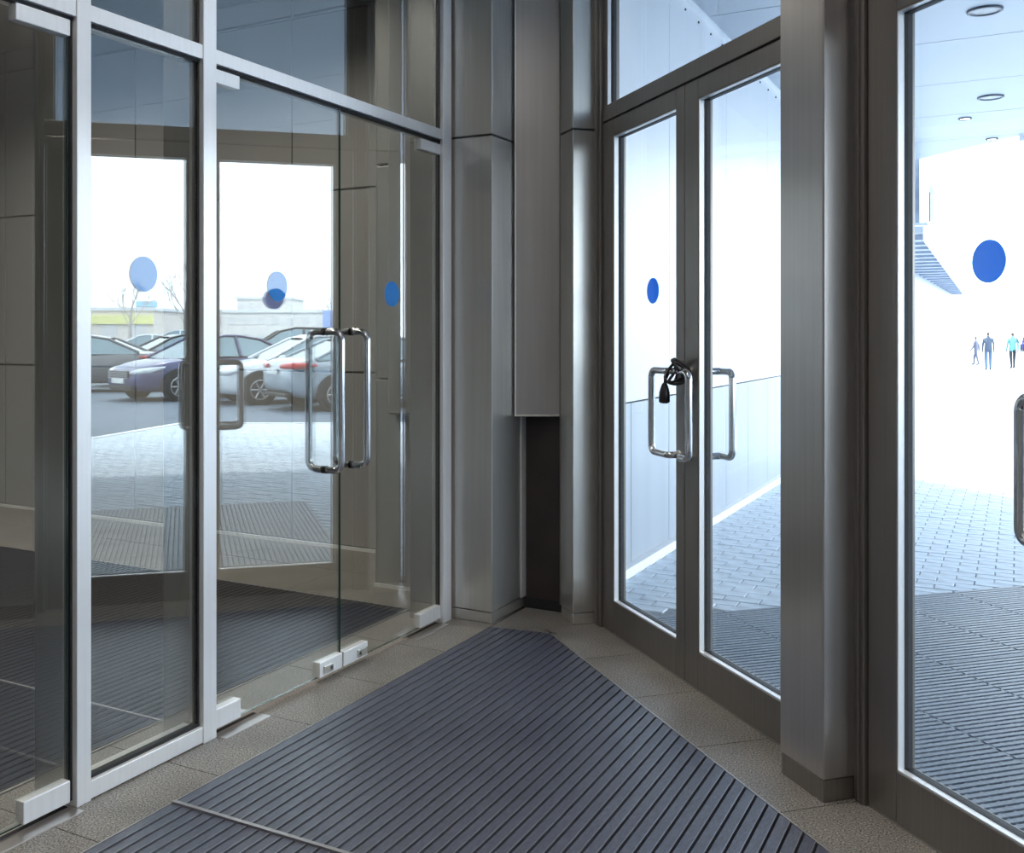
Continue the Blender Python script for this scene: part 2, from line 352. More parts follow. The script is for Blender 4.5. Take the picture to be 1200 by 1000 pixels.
obj('lock_plate', MB().box(-0.006, 0.002, 3.535, 3.60, 0.034, 0.068, bev=0.002), 'steel', lk); obj('keyhole', MB().disc((0.003, 3.585, 0.051), (1, 0, 0), 0.008, 0.002, 14), 'gasket', lk)
d = thing('door_3', (-0.025, 4.54, 0.02), 'frameless glass leaf next to the corner column, right one of the double doors', 'door', kind=ST)
pane(d, 3.684, 4.545, 0.022, 2.494); patch(d, 4.340, 4.546, 0.026, 0.094); patch(d, 4.352, 4.546, 2.425, 2.478); sticker_l(d, 4.115, 1.69); pull_l(d, 3.772, 0.908, 1.508)
lk = patch(d, 3.686, 3.876, 0.022, 0.088); lk.name = 'floor_lock'; lk['label'] = 'white metal floor lock with keyhole plate'
obj('lock_plate', MB().box(-0.006, 0.002, 3.79, 3.865, 0.034, 0.068, bev=0.002), 'steel', lk); obj('keyhole', MB().disc((0.003, 3.805, 0.051), (1, 0, 0), 0.008, 0.002, 14), 'gasket', lk)
def closer(y0, y1, label):
    t = single('floor_plate', MB().box(-0.075, 0.048, y0, y1, -0.004, 0.004, bev=0.001), 'steel_pier', label, 'floor plate', (0, (y0 + y1) / 2, 0), 'door pivot plates')
    obj('slot', MB().box(-0.034, -0.016, y0 + 0.01, y1 - 0.01, 0.004, 0.0055), 'gasket', t)
closer(2.862, 3.12, 'flat metal pivot plate in the floor beside the second mullion')
closer(1.70, 2.215, 'flat metal pivot plate in the floor under the near glass door')
closer(4.24, 4.545, 'flat metal pivot plate in the floor beside the corner column')

# ------------------------------------------------------------------ corner: columns, recess, duct
def skirt_col(name, label, polys, loc, mat='steel', seams=(2.53,)):
    t = thing(name, loc, label, 'column', kind=ST)
    zz = [0.0, 0.058] + list(seams) + [CEIL]
    for k in range(len(zz) - 1):
        nm = 'skirting' if k == 0 else 'panel'
        for (fr, x0, x1, y0, y1) in polys:
            ins = 0.004 if k == 0 else 0
            obj(nm, MB().box(x0 + ins, x1 - ins, y0 + ins, y1 - ins, zz[k] + (0.0 if k == 0 else 0.002), zz[k + 1] - (0.0015 if k < len(zz) - 2 else 0) - (0.005 if k == 1 and seams else 0), 0, fr, 0.004), mat, t)
            if k == 1 and seams: obj('seam', MB().box(x0 + 0.004, x1 - 0.004, y0 + 0.004, y1 - 0.004, zz[2] - 0.006, zz[2] + 0.003, 0, fr), 'gasket', t)
    return t
skirt_col('corner_column', 'square steel clad column at the end of the glass partition', [(None, -0.02, 0.237, 4.655, 5.10)], (0.1, 4.85, 0))
wr = obj('wall_recess', MB().prism([(0.05, 5.05), (0.52, 5.055), (0.52, 5.25), (0.05, 5.25)], 0, CEIL), 'recess_dark'); tag(wr, 'dark recessed wall strip between the two corner columns', 'wall', kind=ST)
obj('baseboard', MB().box(0.24, 0.47, 5.035, 5.05, 0, 0.055), 'gasket', wr)
obj('edge_trim', MB().box(0.237, 0.243, 4.995, 5.052, 0.06, 1.3), 'steel_bright', wr)
rc = skirt_col('door_column', 'slim steel clad column between dark recess and locked double doors', [(TN, 2.992, 3.168, 3.852, 4.07)], TN(3.08, 3.95, 0), seams=(2.555,))
obj('edge_trim', MB().box(3.168, 3.176, 3.852, 3.862, 0.06, CEIL, 0, TN), 'steel_frame', rc)
dv = Vector((0.88, 0.475)).normalized(); nv = Vector((-dv.y, dv.x)); a = Vector((0.246, 4.905))
def DF(s, q, z): p = a + dv * s + nv * q; return (p.x, p.y, z)
dt = thing('air_duct', (0.35, 4.97, 1.06), 'tall steel boxed duct hanging above the dark recess in the corner', 'duct')
obj('casing', MB().prism([DF(0, 0, 0)[:2], DF(0.262, 0, 0)[:2], (0.474, 5.034), (0.243, 5.034)], 1.062, CEIL), 'steel_duct', dt)
obj('edge_trim', MB().box(-0.002, 0.006, -0.006, 0.0, 1.058, CEIL, 0, DF, 0.001), 'steel_bright', dt)
obj('edge_trim', MB().box(-0.002, 0.262, -0.004, 0.02, 1.054, 1.062, 0, DF, 0.002), 'steel', dt)
obj('gasket', MB().box(0.262, 0.285, 0.02, 0.06, 1.075, CEIL, 0, DF), 'gasket', dt)  # black strip stands for the shaded gap between casing and column

# ------------------------------------------------------------------ outer door wall (45 degrees to the partition)
N0, N1 = 3.985, 4.055
def framed_door(idx, th, ts_, ws, label, sticker_t=None, handles=True, bar=0.2):
    """th: hinge edge, ts_: meeting edge; ws: (hinge stile, meeting stile)"""
    sg = 1 if ts_ < th else -1
    d = thing('door_%d' % idx, TN((th + ts_) / 2, 4.02, 0.008), label, 'door', kind=ST)
    def R(a, b_, z0, z1, nm, n0=N0, n1=N1, mat='steel_frame', bev=0.003): return obj(nm, MB().box(min(a, b_), max(a, b_), n0, n1, z0, z1, 0, TN, bev), mat, d)
    hi, mi = th - sg * ws[0], ts_ + sg * ws[1]
    R(th, hi, 0.008, 2.568, 'stile'); R(mi, ts_, 0.008, 2.568, 'stile')
    R(hi, mi, 0.008, 0.166, 'bottom_rail'); R(hi, mi, 2.484, 2.568, 'top_rail')
    lo, h_ = min(hi, mi), max(hi, mi)
    for a0, a1 in ((lo, lo + 0.006), (h_ - 0.006, h_)): R(a0, a1, 0.166, 2.484, 'gasket', 4.012, 4.040, 'gasket', 0)
    for z0, z1 in ((0.166, 0.172), (2.478, 2.484)): R(lo, h_, z0, z1, 'gasket', 4.012, 4.040, 'gasket', 0)
    for a0, a1 in ((lo, lo + 0.004), (h_ - 0.004, h_)): R(a0, a1, 0.166, 2.484, 'glazing_bead', N0 + 0.004, 4.012, 'steel_bright', 0)
    for z0, z1 in ((0.166, 0.170), (2.480, 2.484)): R(lo, h_, z0, z1, 'glazing_bead', N0 + 0.004, 4.012, 'steel_bright', 0)
    obj('pane', MB().box(lo + 0.004, h_ - 0.004, 4.018, 4.028, 0.170, 2.480, 0, TN), 'glass_clear', d)
    if sticker_t is not None:
        obj('sticker', MB().disc(TN(sticker_t, 4.030, 1.70), (1, 1, 0), 0.060, 0.002, 40), 'blue_film', d)['label'] = 'round blue warning dot'
    if handles:
        mt = ts_ + sg * handles[0]; bt = ts_ + sg * handles[1]
        for n_a, n_b in ((N0, N0 - 0.055), (N1, N1 + 0.08)):
            path = [TN(mt, n_a, 1.338), TN(mt, n_b, 1.338), TN(bt, n_b, 1.338), TN(bt, n_b, 0.975), TN(mt, n_b, 0.975), TN(mt, n_a, 0.975)]
            hh = obj('pull_handle', MB().tube(fillet(path, [0, 0.022, 0.036, 0.036, 0.022, 0]), 0.0155, 14), 'chrome', d); hh['label'] = 'chrome offset pull handle'
            for z in (1.338, 0.975): obj('mounting_rose', MB().disc(TN(mt, n_a + (0.003 if n_b > n_a else -0.003), z), (1, 1, 0), 0.021, 0.006, 20), 'chrome', hh)
    return d
framed_door(4, 2.918, 2.068, (0.128, 0.076), 'metal framed glass door beside the slim corner column, with blue dot', 2.45, (0.038, 0.197))
framed_door(5, 1.212, 2.064, (0.128, 0.114), 'metal framed glass door against the middle pier, right leaf of locked pair', None, (0.044, 0.134))
framed_door(6, 0.880, 0.022, (0.130, 0.090), 'metal framed glass door at the right edge of the view with blue dot', 0.435, (0.045, 0.205))
framed_door(7, -0.838, 0.018, (0.130, 0.076), 'metal framed glass door just right of the view', -0.40, (0.038, 0.197))
def pier(nm, t0, t1, label):
    t = thing(nm, TN((t0 + t1) / 2, 3.95, 0), label, 'pier', kind=ST)
    obj('skirting', MB().box(t0 + 0.004, t1 - 0.004, 3.862, 4.09, 0, 0.072, 0, TN, 0.003), 'steel_frame', t)
    obj('panel', MB().box(t0, t1, 3.858, 4.095, 0.074, CEIL, 0, TN, 0.005), 'steel_pier', t)
pier('door_pier', 0.932, 1.170, 'broad steel clad pier between the two pairs of framed doors')
pier('door_pier', -1.13, -0.89, 'steel clad pier right of the second door pair, outside the view')
k = 8
def jamb(t0, t1, label, n0=3.972):
    global k
    o = single('trim_%d' % k, MB().box(t0, t1, n0, 4.075, 0, CEIL, 0, TN, 0.003), 'steel_frame', label, 'door jamb', TN((t0 + t1) / 2, 4.0, 0), kind=ST); k += 1
    obj('bead', MB().box(t0 + (t1 - t0) * 0.35, t0 + (t1 - t0) * 0.5, n0 - 0.008, n0 + 0.004, 0.01, CEIL, 0, TN, 0.002), 'steel_frame', o)
    return o
jamb(2.922, 2.992, 'narrow metal jamb beside the slim corner column'); jamb(1.170, 1.208, 'narrow metal jamb left of the broad pier')
jamb(0.884, 0.932, 'narrow metal jamb right of the broad pier'); jamb(-0.89, -0.842, 'narrow metal jamb right of the second door pair')
wn_i = 5
for (t0, t1, wh) in ((1.208, 2.922, 'the locked double doors'), (-0.842, 0.884, 'the right hand door pair')):
    o = single('trim_%d' % k, MB().box(t0, t1, N0, 4.07, 2.578, 2.656, 0, TN, 0.003), 'steel_frame', 'horizontal metal transom bar above ' + wh, 'rail', TN((t0 + t1) / 2, 4.0, 2.578), kind=ST); k += 1
    obj('gasket', MB().box(t0, t1, 3.995, 4.05, 2.568, 2.578, 0, TN), 'gasket', o)
    wi = thing('window_%d' % wn_i, TN((t0 + t1) / 2, 4.02, 2.656), 'glass transom light above ' + wh, 'window', kind=ST); wn_i += 1
    for nm, a0, a1, z0, z1 in (('frame', t0, t0 + 0.045, 2.656, CEIL), ('frame', t1 - 0.045, t1, 2.656, CEIL), ('frame', t0 + 0.045, t1 - 0.045, CEIL - 0.05, CEIL)):
        obj(nm, MB().box(a0, a1, N0 + 0.006, 4.06, z0, z1, 0, TN, 0.002), 'steel_frame', wi)
    for a0, a1 in ((t0 + 0.045, t0 + 0.052), (t1 - 0.052, t1 - 0.045)):
        obj('gasket', MB().box(a0, a1, 4.012, 4.04, 2.656, CEIL - 0.05, 0, TN), 'gasket', wi)
    for a0, a1 in ((t0 + 0.045, t0 + 0.049), (t1 - 0.049, t1 - 0.045)):
        obj('glazing_bead', MB().box(a0, a1, N0 + 0.008, 4.012, 2.656, CEIL - 0.05, 0, TN), 'steel_bright', wi)
    obj('pane', MB().box(t0 + 0.047, t1 - 0.047, 4.018, 4.028, 2.656, CEIL - 0.05, 0, TN), 'glass_clear', wi)
wi = thing('window_%d' % wn_i, TN(-2.1, 4.02, 0), 'tall fixed glazing further along the outer wall, outside the view', 'window', kind=ST)
obj('pane', MB().box(-3.15, -1.18, 4.018, 4.028, 0.1, CEIL - 0.05, 0, TN), 'glass_clear', wi)
for a0, a1, z0, z1 in ((-3.2, -3.15, 0, CEIL), (-1.18, -1.13, 0, CEIL), (-3.15, -1.18, 0, 0.1), (-3.15, -1.18, CEIL - 0.05, CEIL)):
    obj('frame', MB().box(a0, a1, N0, 4.06, z0, z1, 0, TN, 0.002), 'steel_frame', wi)
w_ = obj('wall_right', MB().box(-6.2, -3.2, N0, 4.12, 0, CEIL, 0, TN), 'wall_paint'); tag(w_, 'plain outer wall far right behind the viewer', 'wall', kind=ST)
single('threshold_strip', MB().box(-0.84, 0.884, N0 + 0.005, 4.06, 0, 0.007, 0, TN), 'aluminium_strip', 'thin metal threshold under the right hand door pair', 'threshold', TN(0, 4.02, 0))
single('threshold_strip', MB().box(1.208, 2.922, N0 + 0.005, 4.06, 0, 0.007, 0, TN), 'aluminium_strip', 'thin metal threshold under the locked double doors', 'threshold', TN(2, 4.02, 0))
# cable lock round the handles of the locked pair
cl = thing('cable_lock', TN(2.06, 3.93, 1.30), 'black coiled cable lock wrapped round the door handles', 'lock')
for j, (r, tilt, ct) in enumerate(((0.055, 0.2, 2.045), (0.048, -0.35, 2.05), (0.058, 0.55, 2.04))):
    pts = []
    for q in range(25):
        an = 2 * math.pi * q / 24; pts.append(TN(ct + r * math.cos(an), 3.925 + 0.022 * math.sin(an * 2 + j) + 0.01 * j, 1.338 + r * math.sin(an) * math.cos(tilt) + r * 0.35 * math.cos(an) * math.sin(tilt)))
    obj('cable', MB().tube(pts, 0.0065, 8, 0, False), 'black_plastic', cl)
pts = [TN(2.10, 3.925, 1.33), TN(2.115, 3.92, 1.30), TN(2.118, 3.918, 1.275)]
obj('shackle', MB().tube(pts, 0.007, 8), 'black_plastic', cl)
V = MB().tube([TN(2.118, 3.918, 1.285), TN(2.119, 3.918, 1.27), TN(2.12, 3.918, 1.245), TN(2.121, 3.918, 1.205), TN(2.121, 3.918, 1.20)], 0.02, 14, radii=[0.010, 0.016, 0.023, 0.024, 0.020])
obj('lock_body', V, 'black_plastic', cl)
obj('key_cap', MB().disc(TN(2.121, 3.918, 1.199), (0, 0, 1), 0.012, 0.004, 14), 'chrome', cl)

# ------------------------------------------------------------------ outside: exterior wall, canopy
EX = 0.47
we = obj('wall_exterior', MB().prism([(-0.25, 5.45), (EX - 0.02, 5.33), (EX - 0.02, 75), (-0.25, 75)], -0.02, CEIL + 0.9), 'gasket')
tag(we, 'white and grey panelled outer wall of the building running away from the doors', 'wall', kind=ST)
yy = [5.34, 6.13] + [6.13 + 0.79 * i for i in range(1, 13)]
for i in range(len(yy) - 1):
    obj('lower_panel', MB().box(EX - 0.02, EX, yy[i] + 0.004, yy[i + 1] - 0.004, 0.055, 1.060, bev=0.003), 'panel_grey', we)
    if i % 2 == 0: obj('upper_panel', MB().box(EX - 0.02, EX + 0.002, yy[i] + 0.003, yy[min(i + 2, len(yy) - 1)] - 0.003, 1.070, CEIL, bev=0.003), 'panel_white', we)
far0 = yy[-1]
for i in range(12):
    y0 = far0 + i * 5.0
    obj('lower_panel', MB().box(EX - 0.02, EX, y0 + 0.004, y0 + 4.996, 0.055, 1.06), 'panel_grey', we)
    obj('upper_panel', MB().box(EX - 0.02, EX + 0.002, y0 + 0.004, y0 + 4.996, 1.07, CEIL + 0.9), 'panel_white', we)
obj('base_kerb', MB().box(EX - 0.02, EX + 0.05, 5.33, 75, -0.02, 0.055, bev=0.004), 'kerb', we)
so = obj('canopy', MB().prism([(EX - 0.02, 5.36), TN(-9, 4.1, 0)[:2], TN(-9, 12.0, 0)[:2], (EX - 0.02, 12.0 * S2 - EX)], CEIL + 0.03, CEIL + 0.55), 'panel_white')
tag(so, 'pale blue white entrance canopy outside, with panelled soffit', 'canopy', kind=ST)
def clip_poly(poly, fn):                                        # keep the side where fn >= 0
    out = []
    for i in range(len(poly)):
        p, q = poly[i], poly[(i + 1) % len(poly)]; a_, b_ = fn(p), fn(q)
        if a_ >= 0: out.append(p)
        if (a_ >= 0) != (b_ >= 0):
            s = a_ / (a_ - b_); out.append((p[0] + (q[0] - p[0]) * s, p[1] + (q[1] - p[1]) * s))
    return out
yj = [7.77 - 1.6 * 9 + 1.6 * i for i in range(18)]
for ya, yb in zip(yj[:-1], yj[1:]):
    for xa, xb in ((EX, 4.0), (4.0, 8.0), (8.0, 12.0), (12.0, 16.0)):
        po = [(xa + 0.004, ya + 0.006), (xb - 0.004, ya + 0.006), (xb - 0.004, yb - 0.006), (xa + 0.004, yb - 0.006)]
        po = clip_poly(po, lambda p: (p[0] + p[1]) / S2 - 4.11)
        po = clip_poly(po, lambda p: 11.98 - (p[0] + p[1]) / S2) if po else po
        po = clip_poly(po, lambda p: (p[1] - p[0]) / S2 + 8.9) if po else po
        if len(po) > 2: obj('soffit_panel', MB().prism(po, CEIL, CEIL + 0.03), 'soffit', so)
obj('wall_angle', MB().box(EX, EX + 0.05, 5.5, 16.3, CEIL - 0.012, CEIL), 'panel_white', so)
for i in range(14):
    y0 = 6.6 + 0.35 * i
    obj('rivet', MB().disc((EX + 0.006, y0, CEIL - 0.07), (1, 0, 0), 0.009, 0.01, 10), 'lamp_housing', so)
obj('edge_fascia', MB().box(-8.9, 8.3, 12.0, 12.05, CEIL - 0.06, CEIL + 0.6, 0, TN), 'panel_white', so)
downlight('canopy_downlight', 2.39, 8.62, CEIL, 0.125, 'lamp_lens', 'unlit round canopy downlight nearest the doors', 'canopy downlights')
downlight('canopy_downlight', 2.36, 11.81, CEIL, 0.125, 'lamp_lens', 'unlit round canopy downlight further out', 'canopy downlights')
downlight('canopy_downlight', 2.08, 12.84, CEIL, 0.07, 'lamp_on', 'small lit canopy downlight nearer the wall', 'canopy downlights')
downlight('canopy_downlight', 2.32, 14.35, CEIL, 0.07, 'lamp_on', 'small lit canopy downlight at the canopy edge', 'canopy downlights')

# ------------------------------------------------------------------ outside: ground, pavers, rubber mats, asphalt
gr = obj('ground', MB().prism([TN(-60, 4.12, 0)[:2], TN(60, 4.12, 0)[:2], (-60, 160), (200, 160), (200, -60)], -0.2, -0.025), 'paving_far')
tag(gr, 'pale paved forecourt outside the doors', 'ground', kind=ST)
ASPH = [(4.2, 15.6), (7.35, 13.72), (9.72, 12.4), (9.1, 10.2), (8.2, 6.0), (8.2, -50), (190, -50), (190, 150), (16, 150), (6, 40), (4.2, 19)]
rd = obj('road', MB().prism(ASPH, -0.03, -0.014), 'asphalt'); tag(rd, 'grey asphalt of the car park beyond the forecourt', 'road', kind=ST)
kb = thing('kerb_line', (7.35, 13.72, 0), 'pale kerb stones between forecourt paving and car park', 'kerb', kind=ST)
for (xa, ya), (xb, yb) in zip(ASPH[:4], ASPH[1:5]):
    L = math.hypot(xb - xa, yb - ya); nseg = max(1, round(L / 1.0)); dx, dy = (xb - xa) / L, (yb - ya) / L
    for i in range(nseg):
        def KF(s, q, z, i=i): return (xa + dx * s - dy * q, ya + dy * s + dx * q, z)
        obj('kerb_stone', MB().box(L / nseg * i + 0.004, L / nseg * (i + 1) - 0.004, -0.06, 0.06, -0.03, 0.012, 0, KF), 'kerb', kb)
def in_poly(x, y, P):
    c = False
    for i in range(len(P)):
        (x1, y1), (x2, y2) = P[i], P[i - 1]
        if (y1 > y) != (y2 > y) and x < (x2 - x1) * (y - y1) / (y2 - y1) + x1: c = not c
    return c
TC = [(2.985, 1.968), (1.956, 0.978), (0.944, -0.055), (-0.067, -1.06), (-1.072, -2.06)]
NR = [4.22 + 0.498 * i for i in range(7)]
cand = []
row = 0; y = 5.3
while y < 17.5:
    off = 0.103 if row % 2 else 0.0; x = EX + 0.06 - off
    while x < 11.5:
        xc, yc = x + 0.1, y + 0.05; n_ = (xc + yc) / S2; t_ = (yc - xc) / S2
        inside_mat = -2.14 < t_ < 3.05 and n_ < NR[-1] + 0.06
        if xc > EX + 0.03 and n_ > 4.2 and not inside_mat and n_ < 15.9 and not in_poly(xc, yc, ASPH) and t_ > -2.5:
            cand.append((x, y, xc, yc))
        x += 0.206
    y += 0.106; row += 1
def seen(c):                                                   # pavers seen straight through the doors come first
    xc, yc = c[2], c[3]; dx, dy = xc - CAM_X, yc
    zc = -math.sin(YAW) * dx + math.cos(YAW) * dy; xr = math.cos(YAW) * dx + math.sin(YAW) * dy
    px = 540 + 1188 * xr / zc
    return zc if (720 < px < 930 or 1055 < px < 1215) else 100 + zc
cand.sort(key=seen)
pm = bpy.data.meshes.new('paver'); tmp = MB().box(-0.1, 0.1, -0.05, 0.05, -0.03, 0.0)
tmp = MB(); tmp.add([(-.1, -.05, -.025), (.1, -.05, -.025), (.1, .05, -.025), (-.1, .05, -.025), (-.1, -.05, -.004), (.1, -.05, -.004), (.1, .05, -.004), (-.1, .05, -.004), (-.096, -.046, 0), (.096, -.046, 0), (.096, .046, 0), (-.096, .046, 0)],
                    [(0, 1, 5, 4), (1, 2, 6, 5), (2, 3, 7, 6), (3, 0, 4, 7), (4, 5, 9, 8), (5, 6, 10, 9), (6, 7, 11, 10), (7, 4, 8, 11), (8, 9, 10, 11)])
pm.from_pydata(tmp.v, [], tmp.f); pm.materials.append(M['paver'])
stuff = MB()
for i, (x, y, xc, yc) in enumerate(cand):
    dz = random.uniform(-0.0025, 0.0015); ax, ay = random.uniform(-0.012, 0.012), random.uniform(-0.02, 0.02)
    if i < 300:
        o = bpy.data.objects.new('paver', pm); link(o, gr); o.location = (xc, yc, dz); o.rotation_euler = (ay, ax, random.uniform(-.01, .01))
    else:
        stuff.add([(xc + a_ * 1.0, yc + b_ * 1.0, max(-0.025, c_z + dz + (b_ * ay - a_ * ax if c_z > -.02 else 0))) for a_, b_, c_z in tmp.v], tmp.f[4:])
so_ = obj('paver_field', stuff, 'paver', gr); so_['kind'] = 'stuff'
obj('joint_bed', MB().prism([(EX + 0.04, 5.4), TN(-2.6, 4.13, 0)[:2], TN(-2.6, 9.3, 0)[:2], (8.2, 6.0), (9.1, 10.2), (9.7, 12.35), (4.2, 15.5), (4.2, 17.5), (EX + 0.04, 17.5)], -0.026, -0.007), 'joint_sand', gr)
mm = None
for ci, (ta, tb) in enumerate(TC):
    for ri in range(6):
        if ci == 4 and ri > 2: continue
        n0, n1 = NR[ri] + 0.006, NR[ri + 1] - 0.006; tm, nm_ = (ta + tb) / 2, (n0 + n1) / 2
        if mm is None:
            mb = MB(); W_, H_ = 0.98, n1 - n0
            for q in range(30): s = -W_ / 2 + W_ * q / 29; mb.box(s - 0.0105, s + 0.0105, -H_ / 2, H_ / 2, -0.012, 0.004)
            for q in range(9): s = -H_ / 2 + H_ * q / 8; mb.box(-W_ / 2, W_ / 2, s - 0.006, s + 0.006, -0.012, 0.000)
            for q in range(15): s = -W_ / 2 + W_ * (q + 0.5) / 15; mb.box(s - 0.016, s + 0.016, H_ / 2, H_ / 2 + 0.012, -0.012, 0.003)
            mm = bpy.data.meshes.new('rubber_mat'); mm.from_pydata(mb.v, [], mb.f); mm.materials.append(M['outdoor_rubber'])
        o = bpy.data.objects.new('rubber_mat', mm); link(o); o.location = TN(tm, nm_, 0); o.rotation_euler = (0, 0, math.radians(135)); o.scale = ((ta - tb) / 0.98, 1, 1)
        od = ('first', 'second', 'third', 'fourth', 'fifth', 'sixth')
        tag(o, 'dark ribbed rubber mat tile outside, %s from panelled wall, %s row from the doors' % (od[ci], od[ri]), 'mat', 'rubber mat tiles outside the doors')

# ------------------------------------------------------------------ walkway on the wall, far gantry
plain('steel_pale', (0.30, 0.35, 0.45), 0.5, 0.2)
plain('screen_dark', (0.05, 0.05, 0.11), 0.5)
plain('window_dark', (0.10, 0.12, 0.18), 0.15)
wk = thing('walkway', (0.9, 20, 2.9), 'raised walkway with slatted underside fixed to the outer wall', 'walkway')
def outer(y): return 1.38 - (y - 16.0) * 0.0205
y = 16.8; i = 0
while y < 42:
    st = 0.95 + 0.02 * i
    obj('slat', MB().prism([(EX + 0.01, y), (outer(y), y), (outer(y + 0.35), y + 0.35), (EX + 0.01, y + 0.35)], 2.92, 3.0), 'steel_pale', wk); y += st; i += 1
obj('deck', MB().prism([(EX + 0.01, 16.5), (outer(16.5), 16.5), (outer(42), 42), (EX + 0.01, 42)], 3.0, 3.10), 'panel_grey', wk)
for z0, z1 in ((2.88, 3.16), (3.75, 3.85)):
    obj('beam', MB().prism([(outer(16.5), 16.5), (outer(16.5) + 0.1, 16.5), (outer(42) + 0.1, 42), (outer(42), 42)], z0, z1), 'panel_white', wk)
for j in range(12):
    yq = 17.2 + j * 2.0
    obj('screen_panel', MB().prism([(outer(yq), yq), (outer(yq) + 0.06, yq), (outer(yq + 1.1) + 0.06, yq + 1.1), (outer(yq + 1.1), yq + 1.1)], 3.22, 3.68), 'screen_dark', wk)
    obj('post', MB().box(outer(yq) + 0.0, outer(yq) + 0.08, yq + 1.5, yq + 1.6, 3.15, 3.8), 'panel_white', wk)
tw = thing('stair_bay', (1.0, 16.9, 3.1), 'pale bay with dark window just below the canopy edge', 'bay')
obj('wall', MB().box(EX + 0.01, 1.45, 16.05, 16.42, 3.1, 5.4), 'steel_pale', tw)
for za, zb in ((3.25, 3.7), (3.9, 4.9)): obj('window', MB().box(0.7, 1.28, 16.01, 16.05, za, zb), 'window_dark', tw)
obj('corner_post', MB().box(1.36, 1.48, 15.98, 16.06, 3.1, 5.4), 'panel_white', tw)
plain('pale_grey_metal', (0.62, 0.63, 0.66), 0.5)
ga = thing('gantry', (2.1, 62, 0), 'pale gantry with long horizontal beam far down the forecourt', 'gantry')
obj('post', MB().box(2.0, 2.2, 61.9, 62.1, 0, 7.5), 'pale_grey_metal', ga)
obj('beam', MB().box(2.2, 14.0, 61.9, 62.2, 2.25, 2.6), 'pale_grey_metal', ga); obj('sign_board', MB().box(2.6, 8.0, 61.85, 61.9, 1.8, 2.05), 'pale_grey_metal', ga)
obj('post', MB().box(13.8, 14.0, 61.9, 62.1, 0, 3), 'pale_grey_metal', ga)

# ------------------------------------------------------------------ people far down the forecourt
SKIN = [('skin', (0.55, 0.38, 0.30)), ('hair_brown', (0.10, 0.07, 0.05)), ('shoe_dark', (0.03, 0.03, 0.04)), ('coat_slate', (0.10, 0.14, 0.22)), ('jeans_blue', (0.13, 0.24, 0.42)), ('jacket_cyan', (0.25, 0.62, 0.66)), ('trouser_black', (0.03, 0.03, 0.045)), ('coat_purple', (0.15, 0.13, 0.42)), ('coat_grey', (0.22, 0.22, 0.32)), ('bag_blue', (0.05, 0.13, 0.24))]
for n_, c in SKIN: plain(n_, mul(c, 0.5), 0.7)
def person(loc, h, rz, coat, legs, label, swing=0.12, coat_z=0.40):
    root = thing('person', loc, label, 'person')
    s = h / 1.75
    J = {'pel': (0, 0, .98), 'wai': (0, 0, 1.12), 'che': (0, 0, 1.34), 'nec': (0, 0, 1.48), 'nk2': (0, 0.01, 1.54), 'hea': (0, .015, 1.64), 'top': (0, .01, 1.72)}
    R_ = {'pel': (.15, .11), 'wai': (.14, .10), 'che': (.17, .115), 'nec': (.075, .07), 'nk2': (.055, .055), 'hea': (.085, .10), 'top': (.06, .07)}
    E_ = [('pel', 'wai'), ('wai', 'che'), ('che', 'nec'), ('nec', 'nk2'), ('nk2', 'hea'), ('hea', 'top')]
    for sg, nm in ((-1, 'l'), (1, 'r')):
        y_ = swing * sg
        for kk, p, r in (('hip', (.09 * sg, 0, .92), .095), ('kne', (.09 * sg, y_ * .6 + .02, .50), .062), ('ank', (.09 * sg, y_ - .02, .09), .045), ('toe', (.10 * sg, y_ + .13, .035), .035),
                         ('sho', (.175 * sg, 0, 1.41), .06), ('elb', (.215 * sg, -y_ * .5 - .02, 1.13), .045), ('wri', (.215 * sg, -y_ + .06, .89), .033), ('han', (.21 * sg, -y_ + .09, .80), .036)):
            J[kk + nm] = p; R_[kk + nm] = (r, r)
        E_ += [('pel', 'hip' + nm), ('hip' + nm, 'kne' + nm), ('kne' + nm, 'ank' + nm), ('ank' + nm, 'toe' + nm), ('che', 'sho' + nm), ('sho' + nm, 'elb' + nm), ('elb' + nm, 'wri' + nm), ('wri' + nm, 'han' + nm)]
    names = list(J); me = bpy.data.meshes.new('body'); me.from_pydata([Vector(J[n]) * s for n in names], [(names.index(a_), names.index(b_)) for a_, b_ in E_], [])
    tmpo = bpy.data.objects.new('body_cage', me); COL.objects.link(tmpo)
    md = tmpo.modifiers.new('skin', 'SKIN'); sv = me.skin_vertices[0].data
    for i_, n in enumerate(names): sv[i_].radius = (R_[n][0] * s, R_[n][1] * s); sv[i_].use_root = (n == 'pel')
    tmpo.modifiers.new('sub', 'SUBSURF').levels = 1
    dg = bpy.context.evaluated_depsgraph_get(); nm = bpy.data.meshes.new_from_object(tmpo.evaluated_get(dg))
    bpy.data.objects.remove(tmpo)
    for m_ in ('skin', coat, legs, 'shoe_dark', 'hair_brown'): nm.materials.append(M[m_])
    zmin = min(v.co.z for v in nm.vertices)
    for v in nm.vertices: v.co.z -= zmin
    for p in nm.polygons:
        z = p.center.z / s; xx = abs(p.center.x / s); p.use_smooth = True
        p.material_index = 3 if z < .09 else (0 if (xx > .17 and z < .87 and z > .7) else (2 if z < coat_z + .5 and xx < .17 else (1 if z < 1.52 else (4 if (z > 1.60 and (p.center.y < 0.03 or z > 1.69)) else 0))))
    o = bpy.data.objects.new('body', nm); link(o, root); root.rotation_euler = (0, 0, rz)
    return root
person((1.5, 47.6, -0.025), 1.62, 0.1, 'coat_slate', 'jeans_blue', 'person in dark slate coat and jeans walking away', 0.10, 0.30)
person((0.80, 55.0, -0.025), 1.42, 1.3, 'coat_grey', 'coat_grey', 'small person in grey purple coat beside the wall', 0.16, 0.3)
p3 = person((2.38, 50.5, -0.025), 1.6, 0.3, 'jacket_cyan', 'trouser_black', 'person in light cyan jacket and black trousers', 0.12, 0.35)
